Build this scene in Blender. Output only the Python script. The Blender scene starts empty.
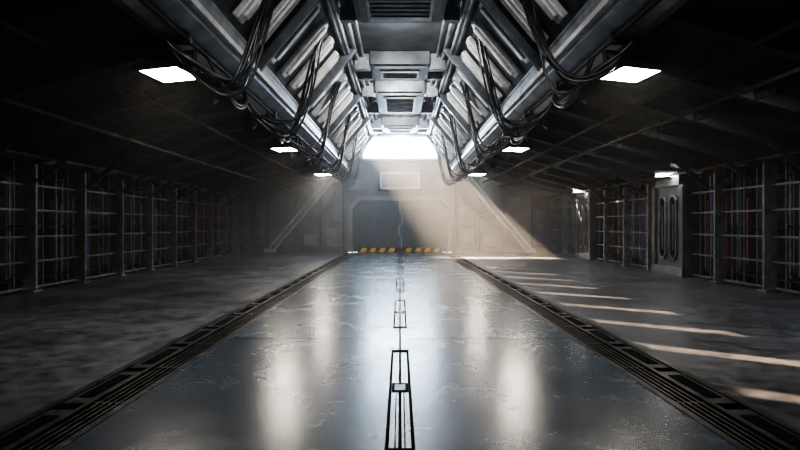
import bpy, bmesh, math, random
from mathutils import Vector, Matrix
from mathutils.geometry import tessellate_polygon
random.seed(4)
scn=bpy.context.scene
Y0,Y1=-8.0,39.5
# ---------------------------------------------------------------- materials
def newmat(n):
    m=bpy.data.materials.new(n); m.use_nodes=True
    nt=m.node_tree; b=nt.nodes['Principled BSDF']; return m,nt,b
def metal(name,c1,c2,rough=(.35,.65),metallic=.6,scale=1.5,bump=.15,spec=.5):
    m,nt,b=newmat(name); N=nt.nodes; L=nt.links
    tc=N.new('ShaderNodeTexCoord'); no=N.new('ShaderNodeTexNoise')
    no.inputs['Scale'].default_value=scale; no.inputs['Detail'].default_value=10; no.inputs['Roughness'].default_value=.65
    L.new(tc.outputs['Object'],no.inputs['Vector'])
    cr=N.new('ShaderNodeValToRGB'); cr.color_ramp.elements[0].position=.35; cr.color_ramp.elements[1].position=.68
    cr.color_ramp.elements[0].color=(*c1,1); cr.color_ramp.elements[1].color=(*c2,1)
    L.new(no.outputs['Fac'],cr.inputs['Fac']); L.new(cr.outputs['Color'],b.inputs['Base Color'])
    mr=N.new('ShaderNodeMapRange'); mr.inputs['To Min'].default_value=rough[0]; mr.inputs['To Max'].default_value=rough[1]
    n2=N.new('ShaderNodeTexNoise'); n2.inputs['Scale'].default_value=scale*4; n2.inputs['Detail'].default_value=6
    L.new(tc.outputs['Object'],n2.inputs['Vector'])
    mr.inputs['From Min'].default_value=.3; mr.inputs['From Max'].default_value=.7
    L.new(n2.outputs['Fac'],mr.inputs['Value']); L.new(mr.outputs['Result'],b.inputs['Roughness'])
    b.inputs['Metallic'].default_value=metallic; b.inputs['Specular IOR Level'].default_value=spec
    if bump:
        bp=N.new('ShaderNodeBump'); bp.inputs['Strength'].default_value=bump; bp.inputs['Distance'].default_value=.02
        L.new(n2.outputs['Fac'],bp.inputs['Height']); L.new(bp.outputs['Normal'],b.inputs['Normal'])
    return m
def emit(name,col,s):
    m,nt,b=newmat(name); b.inputs['Base Color'].default_value=(*col,1)
    b.inputs['Emission Color'].default_value=(*col,1); b.inputs['Emission Strength'].default_value=s; return m
def floormat(name,c1,c2,r1,r2,sc=.35,spec=.5,lo=.4,hi=.62,bump=.12,mixf=.5,det=12):
    m,nt,b=newmat(name); N=nt.nodes; L=nt.links
    tc=N.new('ShaderNodeTexCoord')
    a=N.new('ShaderNodeTexNoise'); a.inputs['Scale'].default_value=sc; a.inputs['Detail'].default_value=det; a.inputs['Roughness'].default_value=.6; a.inputs['Distortion'].default_value=.3
    c=N.new('ShaderNodeTexNoise'); c.inputs['Scale'].default_value=sc*6; c.inputs['Detail'].default_value=det*.6; c.inputs['Roughness'].default_value=.55
    for n in (a,c): L.new(tc.outputs['Object'],n.inputs['Vector'])
    mx=N.new('ShaderNodeMix'); mx.data_type='FLOAT'; mx.inputs[0].default_value=mixf
    L.new(a.outputs['Fac'],mx.inputs[2]); L.new(c.outputs['Fac'],mx.inputs[3])
    cr=N.new('ShaderNodeValToRGB'); cr.color_ramp.elements[0].position=lo; cr.color_ramp.elements[1].position=hi
    cr.color_ramp.elements[0].color=(*c1,1); cr.color_ramp.elements[1].color=(*c2,1)
    L.new(mx.outputs[0],cr.inputs['Fac']); L.new(cr.outputs['Color'],b.inputs['Base Color'])
    mr=N.new('ShaderNodeMapRange'); mr.inputs['From Min'].default_value=lo; mr.inputs['From Max'].default_value=hi
    mr.inputs['To Min'].default_value=r1; mr.inputs['To Max'].default_value=r2
    L.new(mx.outputs[0],mr.inputs['Value']); L.new(mr.outputs['Result'],b.inputs['Roughness'])
    if bump:
        bp=N.new('ShaderNodeBump'); bp.inputs['Strength'].default_value=bump; bp.inputs['Distance'].default_value=.01
        L.new(c.outputs['Fac'],bp.inputs['Height']); L.new(bp.outputs['Normal'],b.inputs['Normal'])
    b.inputs['Specular IOR Level'].default_value=spec
    return m
M={}
M['floorc']=floormat('polished_concrete',(.022,.035,.053),(.042,.06,.085),.225,.295,sc=.9,spec=.9,lo=.32,hi=.68,bump=.014,mixf=.3,det=4.5)
M['floors']=floormat('rough_concrete',(.009,.012,.017),(.062,.069,.084),.33,.58,sc=.6,spec=.55,lo=.37,hi=.64,bump=.22,det=10)
M['dark']=metal('dark_roof_steel',(.006,.008,.011),(.018,.022,.028),(.45,.75),.4,1)
M['rib']=metal('truss_steel',(.016,.019,.024),(.04,.048,.06),(.45,.75),.5,2)
M['rack']=metal('rack_steel',(.06,.07,.075),(.16,.18,.19),(.35,.6),.4,3)
M['beam']=metal('beam_steel',(.18,.2,.23),(.44,.48,.52),(.3,.5),.5,1.6,.3)
M['panel']=metal('ceiling_panel_steel',(.05,.06,.07),(.17,.19,.21),(.35,.6),.5,1.2,.3)
M['bay']=metal('bay_steel',(.03,.034,.038),(.08,.09,.1),(.35,.6),.5,1.2,.3)
M['fin']=metal('fin_steel',(.45,.455,.46),(.8,.8,.8),(.3,.5),.3,2,.2)
M['wall']=metal('back_wall_steel',(.035,.042,.05),(.11,.125,.145),(.4,.65),.4,.8,.2)
M['frame']=metal('door_frame_steel',(.07,.08,.095),(.16,.18,.2),(.4,.65),.4,.8,.2)
M['door']=metal('door_steel',(.01,.024,.038),(.035,.056,.078),(.35,.6),.4,1.2,.2)
M['black']=metal('black_rubber',(.003,.003,.004),(.008,.008,.009),(.85,1),0,4,0,.03)
M['grate']=metal('grating_steel',(.03,.03,.032),(.1,.1,.105),(.28,.45),.8,3,.1)
M['yellow']=metal('hazard_yellow',(.4,.22,.02),(.6,.38,.05),(.4,.6),0,3,.05)
M['white']=metal('pale_seam_metal',(.3,.33,.36),(.5,.54,.58),(.3,.5),.1,3,0)
M['lamp']=emit('lamp_glass',(1,.93,.82),30)
M['chan_fill']=emit('added_fill_tube',(.8,.9,1),8)  # glow of the added channel fill tubes
M['red']=emit('fringe_red',(1,.12,.45),.05); M['green']=emit('fringe_green',(.2,.8,.5),.02); M['blue']=emit('fringe_blue',(.35,.25,1),.065)  # faint glow imitating lens colour fringing, no real lamps
M['slot']=emit('pillar_lamp',(1,.95,.88),16)
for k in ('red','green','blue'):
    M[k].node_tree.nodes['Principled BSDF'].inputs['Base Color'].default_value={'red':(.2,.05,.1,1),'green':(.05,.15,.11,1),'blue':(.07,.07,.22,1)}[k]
# ---------------------------------------------------------------- mesh builder
class MB:
    def __init__(s): s.v=[];s.f=[];s.mi=[];s.mats=[]
    def m(s,k):
        if k not in s.mats: s.mats.append(k)
        return s.mats.index(k)
    def poly(s,vs,k):
        o=len(s.v); s.v+= [tuple(p) for p in vs]; s.f.append(tuple(range(o,o+len(vs)))); s.mi.append(s.m(k))
    def hexa(s,p,k):
        o=len(s.v); s.v+=[tuple(q) for q in p]
        for f in ((3,2,1,0),(4,5,6,7),(0,1,5,4),(1,2,6,5),(2,3,7,6),(3,0,4,7)):
            s.f.append(tuple(o+i for i in f)); s.mi.append(s.m(k))
    def box(s,x0,x1,y0,y1,z0,z1,k):
        x0,x1=min(x0,x1),max(x0,x1)
        s.hexa([(x0,y0,z0),(x1,y0,z0),(x1,y1,z0),(x0,y1,z0),(x0,y0,z1),(x1,y0,z1),(x1,y1,z1),(x0,y1,z1)],k)
    def obox(s,c,a,b,cc,k):
        c,a,b,d=map(Vector,(c,a,b,cc))
        s.hexa([c-a-b-d,c+a-b-d,c+a+b-d,c-a+b-d,c-a-b+d,c+a-b+d,c+a+b+d,c-a+b+d],k)
    def bar(s,p,q,w,h,k,up=(0,0,1)):
        p,q=Vector(p),Vector(q); d=(q-p); u=Vector(up); r=d.cross(u).normalized(); n=r.cross(d).normalized()
        s.obox((p+q)/2,d/2,r*w/2,n*h/2,k)
    def prism(s,prof,y0,y1,k):
        n=len(prof); o=len(s.v)
        s.v+=[(x,y0,z) for x,z in prof]+[(x,y1,z) for x,z in prof]
        s.f.append(tuple(o+i for i in range(n))); s.mi.append(s.m(k))
        s.f.append(tuple(o+n+i for i in reversed(range(n)))); s.mi.append(s.m(k))
        for i in range(n):
            j=(i+1)%n; s.f.append((o+i,o+n+i,o+n+j,o+j)); s.mi.append(s.m(k))
    def tube(s,p,q,r,k,n=12):
        p,q=Vector(p),Vector(q); d=(q-p).normalized(); a=d.orthogonal().normalized(); b=d.cross(a); o=len(s.v)
        for e in (p,q):
            for i in range(n):
                t=2*math.pi*i/n; s.v.append(tuple(e+a*math.cos(t)*r+b*math.sin(t)*r))
        for i in range(n):
            j=(i+1)%n; s.f.append((o+i,o+j,o+n+j,o+n+i)); s.mi.append(s.m(k))
        s.f.append(tuple(o+i for i in reversed(range(n)))); s.mi.append(s.m(k))
        s.f.append(tuple(o+n+i for i in range(n))); s.mi.append(s.m(k))
    def make(s,name,bevel=0,parent=None,loc=None,recalc=True):
        me=bpy.data.meshes.new(name); me.from_pydata(s.v,[],s.f)
        for k in s.mats: me.materials.append(M[k])
        for i,p in enumerate(me.polygons): p.material_index=s.mi[i]
        if recalc:
            bm=bmesh.new(); bm.from_mesh(me); bmesh.ops.recalc_face_normals(bm,faces=bm.faces); bm.to_mesh(me); bm.free()
        ob=bpy.data.objects.new(name,me); scn.collection.objects.link(ob)
        if bevel:
            b=ob.modifiers.new('bevel','BEVEL'); b.width=bevel; b.segments=2; b.limit_method='ANGLE'
        if parent: ob.parent=parent
        if loc: ob.location=loc
        return ob
def empty(name,loc=(0,0,0)):
    e=bpy.data.objects.new(name,None); e.location=loc; scn.collection.objects.link(e); return e
# ---------------------------------------------------------------- geometry constants
XW=12.0; XR=11.1
def roofz(x): return 4.1+(XR-abs(x))*0.2836
XB=4.4; ZB=6.0; XT=1.9; ZT=9.0
GI,GO=3.05,3.85
b=MB()
b.poly([(-GI,Y0,0),(GI,Y0,0),(GI,Y1,0),(-GI,Y1,0)],'floorc')
for s in (-1,1):
    b.poly([(s*GO,Y0,0),(s*XW,Y0,0),(s*XW,Y1,0),(s*GO,Y1,0)],'floors')
    b.poly([(s*GI,Y0,-.25),(s*GO,Y0,-.25),(s*GO,Y1,-.25),(s*GI,Y1,-.25)],'black')
    b.poly([(s*GI,Y0,-.25),(s*GI,Y1,-.25),(s*GI,Y1,0),(s*GI,Y0,0)],'black')
    b.poly([(s*GO,Y0,-.25),(s*GO,Y1,-.25),(s*GO,Y1,0),(s*GO,Y0,0)],'black')
b.make('floor',recalc=False)
for s in (-1,1):
    b=MB()
    def bx(x0,x1,*a): b.box(s*x0,s*x1,*a)
    bx(GI-.03,GI+.05,Y0,Y1,-.2,.012,'grate')
    bx(GO-.06,GO+.03,Y0,Y1,-.2,.02,'grate')
    bx(GI+.4,GI+.46,Y0,Y1,-.2,.015,'grate')
    for i in range(4):
        x=GI+.1+i*.075; bx(x,x+.028,Y0,Y1,-.06,.0,'grate')
    y=Y0+.5
    while y<Y1-1.4:
        bx(GI+.05,GI+.4,y,y+.05,-.07,-.005,'grate')
        bx(GI+.46,GO-.05,y,y+1.3,-.05,-.006,'grate')
        bx(GI+.52,GO-.11,y+.2,y+1.1,-.006,.004,'black')
        y+=1.5
    b.make('floor_grating')
b=MB()
b.box(-.016,.016,Y0,Y1-1,-.01,.004,'black')
k=4.65-5.7*2
while k<37:
    l=min(3.85,38.5-k); w=.135
    for s in (-1,1):
        b.box(s*w,s*(w-.032),k,k+l,-.01,.012,'black')
        b.box(s*.04,s*.052,k,k+l*.45,-.01,.006,'black')
    b.box(-w,w,k+l-.1,k+l,-.01,.0125,'black'); b.box(-w,w,k,k+.1,-.01,.0125,'black')
    b.box(-.1,.1,k+l*.45,k+l*.45+.35,-.01,.0064,'black')
    b.box(-.065,.065,k+l*.45+.06,k+l*.45+.28,.004,.009,'grate')
    k+=5.7
b.make('floor_guide_track')
b=MB()
for y in (3.5,9.4,15.1,20.9,26.7,32.5):
    b.box(-GI+.03,-.15,y,y+.014,-.01,.0015,'black'); b.box(.15,GI-.03,y,y+.014,-.01,.0015,'black')
b.make('trim_1')
# ---------------------------------------------------------------- side walls + racks
pillars=[(10.1,12.4),(20.3,22.8),(30.2,32.6)]
def inpil(s,y):
    return s>0 and any(a-.1<y<c+.1 for a,c in pillars)
for s,nm in ((-1,'left'),(1,'right')):
    b=MB(); b.poly([(s*XW,Y0,0),(s*XW,Y1,0),(s*XW,Y1,roofz(XW)),(s*XW,Y0,roofz(XW))],'dark'); b.make('wall_'+nm,recalc=False)
    ys=[16+2.5*i for i in range(-9,10)]
    segs=[(Y0+.1,Y1-.1)] if s<0 else [(Y0+.1,pillars[0][0]-.01),(pillars[0][1]+.01,pillars[1][0]-.01),(pillars[1][1]+.01,pillars[2][0]-.01),(pillars[2][1]+.01,Y1-.1)]
    for (u,v_) in segs:
        b=MB()
        def bx(x0,x1,*a): b.box(s*x0,s*x1,*a)
        for y in ys:
            if not (u+.2<y<v_-.2): continue
            bx(XR-.12,XR+.16,y-.09,y+.09,0.001,4.05,'rack')
            bx(XR-.2,XR-.08,y-.05,y+.05,0.001,3.95,'rack')
            bx(XR+.6,XR+.7,y-.05,y+.05,0.001,3.8,'rack')
            bx(XR-.25,XR+.25,y-.2,y+.2,0.001,.06,'rack')
            for z in (.35,1.95,3.5): bx(XR+.1,XR+.7,y-.03,y+.03,z,z+.05,'rib')
        for i,y in enumerate(ys[:-1]):
            for j in range(1,4):
                yy=y+2.5*j/4
                if u<yy<v_-.1: bx(XR+.02,XR+.05,yy-.015,yy+.015,.1,4.0,'rack')
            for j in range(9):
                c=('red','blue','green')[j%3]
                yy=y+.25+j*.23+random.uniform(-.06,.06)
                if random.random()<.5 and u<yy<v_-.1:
                    bx(XR+.4,XR+.43,yy,yy+.03,.2+random.random()*.8,2.6+random.random(),c)  # added glowing sliver, stands in for colour fringing
        for z in (.12,.9,1.65,2.45,3.2,3.95): bx(XR,XR+.07,u,v_,z-.03,z+.03,'rack')
        for z in (.35,1.95,3.5): bx(XR+.3,XR+.7,u,v_,z-.03,z,'rib')
        bx(XR-.1,XR+.15,u,v_,3.98,4.06,'rack')
        b.make('storage_rack')
# ---------------------------------------------------------------- roof with slits on right
def P(x,y): return (x,y,roofz(x))
slit=[]
b=MB()
b.poly([P(-XB,Y0),P(-XW,Y0),P(-XW,Y1),P(-XB,Y1)],'dark')
xa,xb=7.6,9.6
b.poly([P(XB,Y0),P(xa,Y0),P(xa,Y1),P(XB,Y1)],'dark')
b.poly([P(xb,Y0),P(XW,Y0),P(XW,Y1),P(xb,Y1)],'dark')
SX,SY=.75,1.0
sp=2.36; w=.42
prevA=prevB=Y0
fy=1.7
while True:
    ya=fy-SY*roofz(xa); yb=(fy-1.6)-SY*roofz(xb)
    if ya+w>Y1-3 : break
    if yb>Y0+.2:
        b.poly([P(xa,prevA),P(xb,prevB),P(xb,yb),P(xa,ya)],'dark'); slit.append((ya,yb)); prevA,prevB=ya+w,yb+w
    fy+=sp
b.poly([P(xa,prevA),P(xb,prevB),P(xb,Y1),P(xa,Y1)],'dark')
for s in (-1,1):
    b.poly([(s*XB,Y0,ZB),(s*XB,Y1,ZB),(s*XT,Y1,ZT),(s*XT,Y0,ZT)],'panel')
b.poly([(-XT,Y0,ZT),(XT,Y0,ZT),(XT,Y1,ZT),(-XT,Y1,ZT)],'panel')
b.make('ceiling',recalc=False)
b=MB()
for ya,yb in slit:
    dx,dy=xb-xa,yb-ya; h=.45
    p=Vector((xa-.1,ya-dy/dx*.1-.03,roofz(xa-.1)-h/2-.01)); q=Vector((xb+.1,yb+dy/dx*.1-.03,roofz(xb+.1)-h/2-.01))
    b.bar(p,q,.05,h,'dark')
    z=roofz(xa)
    b.box(xa-.08,xa-.03,ya-.08,ya+w+.15,z-.45,z,'dark')
b.make('added_slit_baffles')  # added to screen the bright slits from the camera
for s in (-1,1):
    b=MB()
    if s>0: yr=[ (p[1]-.4) for p in slit]
    else: yr=[16-2.5*9+2.5*i for i in range(19)]
    for y in yr:
        if y<Y0+.1: continue
        n=Vector((s*.2836,0,1)).normalized()
        p=Vector((s*(XB+.45),y,roofz(XB+.45))); q=Vector((s*(XW-.1),y,roofz(XW-.1)))
        b.bar(p-n*.16,q-n*.16,.1,.3,'rib',up=n); b.bar(p-n*.31,q-n*.31,.2,.04,'rib',up=n)
        if not inpil(s,y): b.bar((s*(XR-1.3),y,roofz(XR-1.3)-.3),(s*(XR-.25),y,3.3),.1,.14,'rib',up=n)
    for x in (6.2,8.2,10.4) if s<0 else (6.2,7.3,10.5):
        b.box(s*x-.04,s*x+.04,Y0,Y1,roofz(x)-.38,roofz(x)-.3,'dark')
    b.make('roof_truss')
# ---------------------------------------------------------------- centre channel
for s in (-1,1):
    b=MB()
    prof=[(3.85,5.9),(4.5,5.62),(4.78,5.7),(4.78,5.85),(4.45,6.2),(4.1,6.45),(3.75,6.35)]
    b.prism([(s*x,z) for x,z in prof],Y0,Y1-.05,'beam')
    b.box(s*3.72,s*3.85,Y0,Y1-.05,6.0,6.14,'fin')
    b.tube((s*4.2,Y0,5.66),(s*4.2,Y1-.05,5.66),.05,'rib')
    b.tube((s*4.9,Y0,5.75),(s*4.9,Y1-.05,5.75),.05,'rib')
    y=Y0+.4
    while y<Y1-.3:
        b.box(s*4.1,s*4.85,y,y+.14,5.55,5.74,'rib'); y+=3.6
    b.make('ceiling_beam',bevel=.015)
    b=MB()
    d=Vector((s*(XT-XB),0,ZT-ZB)).normalized(); n=Vector((-s*(ZT-ZB),0,-(XB-XT))).normalized()
    if n.z>0: n=-n
    L=math.hypot(XT-XB,ZT-ZB)
    base=Vector((s*XB,0,ZB))
    y=Y0+.5; i=0
    while y<Y1-.6:
        yy=Vector((0,y,0))
        a0=base+d*.95+n*.16+yy; a1=base+d*(L-.8)+n*.16+yy
        b.bar(a0,a1,.42,.18,'fin',up=n)
        b.bar(a0+d*.14+n*.12,a1-d*.14+n*.12,.26,.1,'fin',up=n)
        if i%4==2:
            b.bar(base+d*.3+n*.24+yy+Vector((0,.75,0)),base+d*(L-.1)+n*.24+yy+Vector((0,.75,0)),.18,.44,'panel',up=n)
        y+=1.5; i+=1
    for t in (.7,L-.5):
        c=base+d*t+n*.16
        b.bar(c+Vector((0,Y0,0)),c+Vector((0,Y1-.05,0)),.16,.2,'beam',up=n)
    b.make('ceiling_fins',bevel=.04)
    b=MB()
    for x,z,r in ((1.75,8.75,.09),(1.5,8.85,.06),(1.95,8.5,.07)):
        b.tube((s*x,Y0,z),(s*x,Y1-.05,z),r,'beam')
    b.make('ceiling_pipe')
ducts=((1.5,3.5,1.37),(11.5,5.4,1.37),(21.4,2.1,1.2),(25.8,4.7,1.2),(34.5,2.3,1.2))
for (y,ln,hw) in ducts:
    b=MB()
    b.box(-hw,hw,y,y+ln,8.45,8.99,'panel')
    b.box(-hw+.15,hw-.15,y+.2,y+ln-.2,8.32,8.45,'panel')
    b.box(-hw+.4,hw-.4,y+.5,y+ln-.5,8.24,8.32,'beam')
    t=y+.8
    while t<y+ln-.9:
        b.box(-hw+.5,hw-.5,t,t+.08,8.21,8.24,'rib'); t+=.3
    for s in (-1,1):
        b.box(s*hw,s*1.85,y+.2,y+.5,8.3,8.95,'beam'); b.box(s*hw,s*1.85,y+ln-.5,y+ln-.2,8.3,8.95,'beam')
    b.make('ventilation_duct',bevel=.02)
for (y,ln,hw) in ducts:
    e=empty('added_channel_fill',(0,y+ln+.42,8.93))  # added fill light for the channel, kept out of view beyond each duct
    b=MB(); b.box(-.9,.9,-.08,.08,-.02,.06,'rib'); b.make('housing',parent=e)
    b=MB(); b.tube((-.8,0,-.05),(.8,0,-.05),.03,'chan_fill'); b.make('tube',parent=e)
    l=bpy.data.lights.new('lamp','POINT'); l.shadow_soft_size=.15; l.energy=760; l.color=(1,.96,.92)
    o=bpy.data.objects.new('lamp',l); o.location=(0,.0,-.25); o.parent=e; scn.collection.objects.link(o)
# ---------------------------------------------------------------- floodlights
for s in (-1,1):
    for y in (10.8,21.5,32.2):
        e=empty('floodlight',(s*4.66,y,5.05)); e.rotation_euler=(math.radians(-5),0,s*math.radians(18))
        b=MB()
        b.box(-.52,.52,-.42,.42,.03,.1,'black')
        for (x0,x1,y0,y1) in ((-.54,-.47,-.44,.44),(.47,.54,-.44,.44),(-.54,.54,-.44,-.37),(-.54,.54,.37,.44)): b.box(x0,x1,y0,y1,-.03,.1,'black')
        b.box(-.38,.38,-.3,.3,.1,.26,'black')
        for i in range(7): b.box(-.34+i*.1,-.3+i*.1,-.32,.32,.26,.36,'black')
        b.box(-.6,-.54,-.06,.06,-.0,.44,'rib'); b.box(.54,.6,-.06,.06,-.0,.44,'rib'); b.box(-.6,.6,-.06,.06,.4,.44,'rib')
        b.tube((0,0,.42),(0,0,.5),.05,'rib')
        b.make('housing',bevel=.01,parent=e)
        b=MB(); b.box(-.47,.47,-.37,.37,0,.03,'lamp'); b.make('glass',parent=e)
        l=bpy.data.lights.new('lamp','AREA'); l.shape='RECTANGLE'; l.size=.9; l.size_y=.7; l.energy=185; l.color=(1,.9,.76)
        o=bpy.data.objects.new('lamp',l); o.location=(0,0,-.04); o.parent=e; scn.collection.objects.link(o)
    for y in (13.9,17.6,25.0,28.6):
        e=empty('spotlight_fixture',(s*4.95,y,5.3))
        b=MB()
        b.tube((0,-.22,-.08),(0,.2,.05),.16,'rib',16); b.tube((0,-.26,-.09),(0,-.22,-.08),.18,'black',16); b.tube((0,.2,.05),(0,.28,.075),.1,'black',12)
        b.box(-.2,-.17,-.04,.04,-.05,.28,'rib'); b.box(.17,.2,-.04,.04,-.05,.28,'rib'); b.box(-.2,.2,-.05,.05,.26,.3,'rib')
        b.tube((0,0,.28),(0,0,.42),.03,'rib')
        b.make('body',parent=e)
# ---------------------------------------------------------------- cables
def cables(name,paths,r=.03):
    cu=bpy.data.curves.new(name,'CURVE'); cu.dimensions='3D'; cu.bevel_depth=r; cu.bevel_resolution=2; cu.resolution_u=10
    for pts in paths:
        sp_=cu.splines.new('NURBS'); sp_.points.add(len(pts)-1)
        for i,p in enumerate(pts): sp_.points[i].co=(*p,1)
        sp_.use_endpoint_u=True; sp_.order_u=4
    cu.materials.append(M['grate'])
    o=bpy.data.objects.new(name,cu); scn.collection.objects.link(o); return o
for s in (-1,1):
    for y in (10.2,15.5,20.5,26,31.5,36):
        ps=[]
        for i in range(6):
            j=lambda a=.18: random.uniform(-a,a)
            ps.append([(s*(2.6+j()),y+1.5+j(),7.9),(s*(2.7+j()),y+1.2+j(.3),7.0),(s*(2.9+j()),y+.8+j(.3),5.6+j(.3)),(s*(3.2+j()),y+.5+j(.3),4.7+j(.35)),(s*(3.9+j(.1)),y+.2+j(.3),4.9+j(.25)),(s*(4.4+j(.1)),y+j(.2),5.4+j(.1)),(s*4.5,y+j(.2),5.7)])
        cables('cable_bundle',ps,.032)
        ps=[]
        for i in range(4):
            ps.append([(s*(4.2+j(.05)),y+1.2+i*.1,5.7),(s*(4.1+j()),y+1.9,5.1+j()),(s*(4.0+j()),y+2.9,4.85+j(.3)),(s*(4.1+j()),y+4.0,5.2+j()),(s*4.3,y+4.5,5.7)])
        cables('cable_bundle',ps,.026)
# ---------------------------------------------------------------- back / front wall
outl=[(-XW,0),(XW,0),(XW,roofz(XW)),(XB,ZB),(XT,ZT),(-XT,ZT),(-XB,ZB),(-XW,roofz(XW))]
win=[(-2.8,6.85),(2.8,6.85),(2.8,7.2),(2.1,8.55),(-2.1,8.55),(-2.8,7.2)]
def wallpoly(name,y,hole):
    loops=[[Vector((x,z,0)) for x,z in outl]]
    if hole: loops.append([Vector((x,z,0)) for x,z in hole])
    flat=[p for l in loops for p in l]; tris=tessellate_polygon(loops)
    b=MB()
    for t in tris: b.poly([(flat[i].x,y,flat[i].y) for i in t],'wall')
    return b.make(name,recalc=False)
wallpoly('wall_back',Y1,win); wallpoly('wall_front',Y0,None)
b=MB()
for i in range(len(win)):
    p=win[i]; q=win[(i+1)%len(win)]
    b.bar((p[0],Y1-.05,p[1]),(q[0],Y1-.05,q[1]),.35,.16,'beam',up=(-(q[1]-p[1]),0,q[0]-p[0]))
b.make('window_1',bevel=.02)
D=Y1-.001
b=MB()
W=3.45;H=3.75
out=[(-W-.2,0),(-W-.2,H-.5),(-W+.45,H+.2),(W-.45,H+.2),(W+.2,H-.5),(W+.2,0)]
for i in range(5):
    p=out[i];q=out[i+1]; b.bar((p[0],D-.2,p[1]),(q[0],D-.2,q[1]),.38,.28,'frame',up=(-(q[1]-p[1])if q[1]!=p[1] else 0,0,(q[0]-p[0]) if q[0]!=p[0] else 1e-4))
for s in (-1,1):
    b.box(s*.03,s*W,D-.12,D-.02,.02,H,'door')
    for z0,z1 in ((.55,1.3),(1.45,2.3),(2.45,3.4)):
        b.box(s*.45,s*(W-.3),D-.17,D-.12,z0,z1,'door')
    b.box(s*.03,s*.2,D-.16,D-.12,.02,H,'door')
zs=[(0,H),(0,2.9),(.16,2.75),(.16,2.1),(-.1,1.85),(-.1,1.3),(.1,1.1),(.1,.4),(0,.3),(0,0.02)]
for p,q in zip(zs[:-1],zs[1:]): b.bar((p[0],D-.18,p[1]),(q[0],D-.18,q[1]),.03,.03,'white',up=(-(q[1]-p[1]),0,q[0]-p[0]+1e-5))
b.make('door_1',bevel=.008)
b=MB()
b.box(-3.05,3.05,D-.78,D-.45,0.001,.36,'black')
for s in (-1,1):
    for i in range(4):
        x=s*(.62+i*.68)
        b.hexa([(x-.24,D-.8,.05),(x+.14,D-.8,.05),(x+.14,D-.77,.05),(x-.24,D-.77,.05),(x-.1,D-.8,.34),(x+.28,D-.8,.34),(x+.28,D-.77,.34),(x-.1,D-.77,.34)],'yellow')
b.make('hazard_barrier')
b=MB()
b.box(-1.45,1.45,D-.9,D,4.6,5.85,'beam'); b.box(-1.3,1.3,D-.95,D-.9,4.75,5.7,'frame')
b.box(-1.6,-1.45,D-.5,D,4.5,6.0,'rib'); b.box(1.45,1.6,D-.5,D,4.5,6.0,'rib')
b.make('control_box',bevel=.03)
for s in (-1,1):
    b=MB()
    b.bar((s*5.0,D-.4,5.4),(s*9.5,D-.4,.1),.3,.5,'beam',up=(s*.76,0,.64))
    b.bar((s*5.0,D-.6,5.4),(s*9.5,D-.6,.1),.1,.22,'panel',up=(s*.76,0,.64))
    b.box(s*9.1,s*9.9,D-.75,D-.16,0.001,.25,'beam'); b.box(s*4.6,s*5.3,D-.65,D-.16,5.1,5.6,'beam')
    b.make('diagonal_brace',bevel=.02)
    b=MB()
    for x0,x1,z0,z1 in ((4.3,5.6,.3,1.9),(4.3,5.0,2.2,3.6),(6.0,7.2,.3,1.4),(2.6,3.9,4.5,5.5),(9.9,10.7,.4,3.2),(7.9,9.0,3.2,4.2),(6.3,7.5,3.9,4.9)):
        b.box(s*x0,s*x1,D-.08,D,z0,z1,'wall'); b.box(s*(x0+.12),s*(x1-.12),D-.11,D-.08,z0+.12,z1-.12,'panel')
    for x in (4.1,5.8,7.6,9.7): b.box(s*x,s*(x+.12),D-.14,D,0,min(roofz(x)-.1,5.5),'rib')
    b.make('wall_panelling',bevel=.015)
    ps=[]
    for i in range(6):
        o=i*.18
        ps.append([(s*(4.2+o*.3),D-.5,5.5),(s*(4.3+o),D-.55,4.0-o),(s*(5.2+o),D-.55,3.0-o*1.2),(s*(6.2+o),D-.55,3.2-o),(s*(7.0+o),D-.5,4.8)])
    cables('cable_bundle',ps,.035)
# ---------------------------------------------------------------- right wall door bays
for (ya,yb) in pillars:
    b=MB(); x0=10.85
    b.box(x0,XR+.5,ya,yb,0.001,4.0,'bay')
    b.box(x0-.1,x0,ya,ya+.28,0.001,3.95,'bay'); b.box(x0-.1,x0,yb-.28,yb,0.001,3.95,'bay')
    b.box(x0-.1,x0,ya,yb,3.55,3.95,'panel'); b.box(x0-.12,x0,ya,yb,0.001,.35,'panel')
    m_=(ya+yb)/2
    for c in (m_-.42,m_+.42):
        v=[(c-.26,.85),(c-.12,.65),(c+.12,.65),(c+.26,.85),(c+.26,2.95),(c+.12,3.15),(c-.12,3.15),(c-.26,2.95)]
        for i in range(8):
            p=v[i]; q=v[(i+1)%8]
            b.bar((x0-.04,p[0],p[1]),(x0-.04,q[0],q[1]),.08,.07,'panel',up=(0,-(q[1]-p[1])+1e-5,q[0]-p[0]+1e-5))
        b.poly([(x0-.01,p[0],p[1]) for p in v],'black')
        b.box(x0-.05,x0-.01,c-.07,c+.07,1.0,2.8,'rib')
    b.box(x0+.05,XR,ya-.02,ya,.4,3.6,'bay')
    b.make('wall_pillar',bevel=.02,recalc=True)
    e=empty('wall_lamp',(10.42,ya+.6,4.02))
    c=MB(); c.box(-.4,.4,-.12,.12,-.02,.1,'beam'); c.make('housing',parent=e,bevel=.01)
    c=MB(); c.box(-.36,-.02,-.16,.1,-.12,-.02,'slot'); c.box(.04,.36,-.16,.1,-.12,-.02,'slot'); c.make('glass',parent=e)
    l=bpy.data.lights.new('lamp','AREA'); l.shape='RECTANGLE'; l.size=.6; l.size_y=.25; l.energy=18; l.color=(1,.93,.85)
    o=bpy.data.objects.new('lamp',l); o.location=(0,0,-.14); o.parent=e; scn.collection.objects.link(o)
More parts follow.
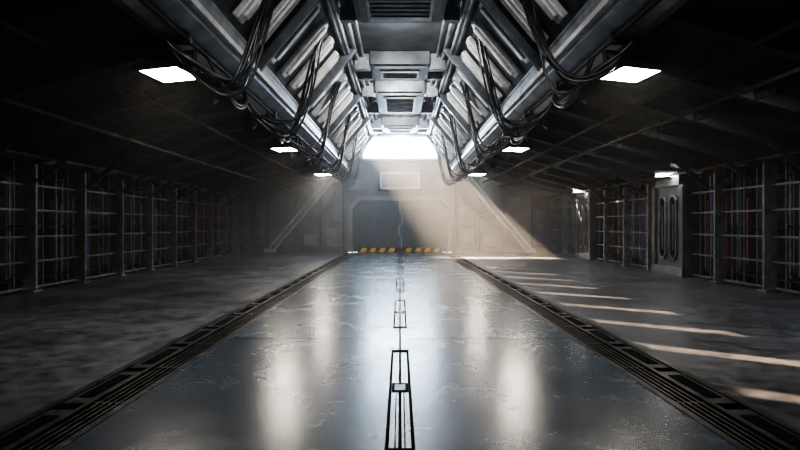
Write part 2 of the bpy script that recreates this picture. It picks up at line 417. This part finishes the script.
# ---------------------------------------------------------------- haze volumes
def haze(y0,y1,dens,x=10.7):
    me=bpy.data.meshes.new('haze'); bm=bmesh.new(); bmesh.ops.create_cube(bm,size=1); bm.to_mesh(me); bm.free()
    hz=bpy.data.objects.new('haze',me); scn.collection.objects.link(hz)
    hz.scale=(2*x,y1-y0,8.9); hz.location=(0,(y0+y1)/2,4.5)
    m=bpy.data.materials.new('haze'); m.use_nodes=True; nt=m.node_tree; nt.nodes.clear()
    o=nt.nodes.new('ShaderNodeOutputMaterial'); v=nt.nodes.new('ShaderNodeVolumeScatter'); v.inputs['Density'].default_value=dens; v.inputs['Anisotropy'].default_value=.3
    v.inputs['Color'].default_value=(.97,.97,1,1)
    nt.links.new(v.outputs[0],o.inputs['Volume']); me.materials.append(m)
haze(Y0+.3,27.99,.0018); haze(28,39.3,.0125)
# ---------------------------------------------------------------- lights
def aim(o,t):
    o.rotation_euler=(Vector(t)-o.location).to_track_quat('-Z','Y').to_euler()
l=bpy.data.lights.new('sun','SUN'); l.energy=50; l.angle=.018; l.color=(1,.65,.39)
o=bpy.data.objects.new('sun',l); scn.collection.objects.link(o); o.location=(30,-20,40); aim(o,(30-SX,-20+SY,39))
l=bpy.data.lights.new('window_daylight','SPOT'); l.energy=3000000; l.spot_size=math.radians(26); l.spot_blend=.1; l.shadow_soft_size=.5; l.color=(1,.75,.5)
o=bpy.data.objects.new('window_daylight',l); scn.collection.objects.link(o); o.location=(-11,52,21.5); aim(o,(0,Y1,7.7))
w_=bpy.data.worlds.new('world'); scn.world=w_; w_.use_nodes=True
w_.node_tree.nodes['Background'].inputs['Color'].default_value=(.9,.95,1,1); w_.node_tree.nodes['Background'].inputs['Strength'].default_value=8
l=bpy.data.lights.new('window_skylight','AREA'); l.shape='RECTANGLE'; l.size=5; l.size_y=1.7; l.energy=1250; l.color=(.6,.8,1)
o=bpy.data.objects.new('window_skylight',l); scn.collection.objects.link(o); o.location=(0,Y1+.3,7.7); aim(o,(0,20,2))
c=bpy.data.cameras.new('camera'); c.sensor_width=36; c.lens=24; c.clip_end=300
o=bpy.data.objects.new('camera',c); scn.collection.objects.link(o); o.location=(0,0,2); o.rotation_euler=(math.pi/2,0,0)
scn.camera=o
scn.view_settings.view_transform='AgX'; scn.view_settings.look='AgX - High Contrast'; scn.view_settings.exposure=.03
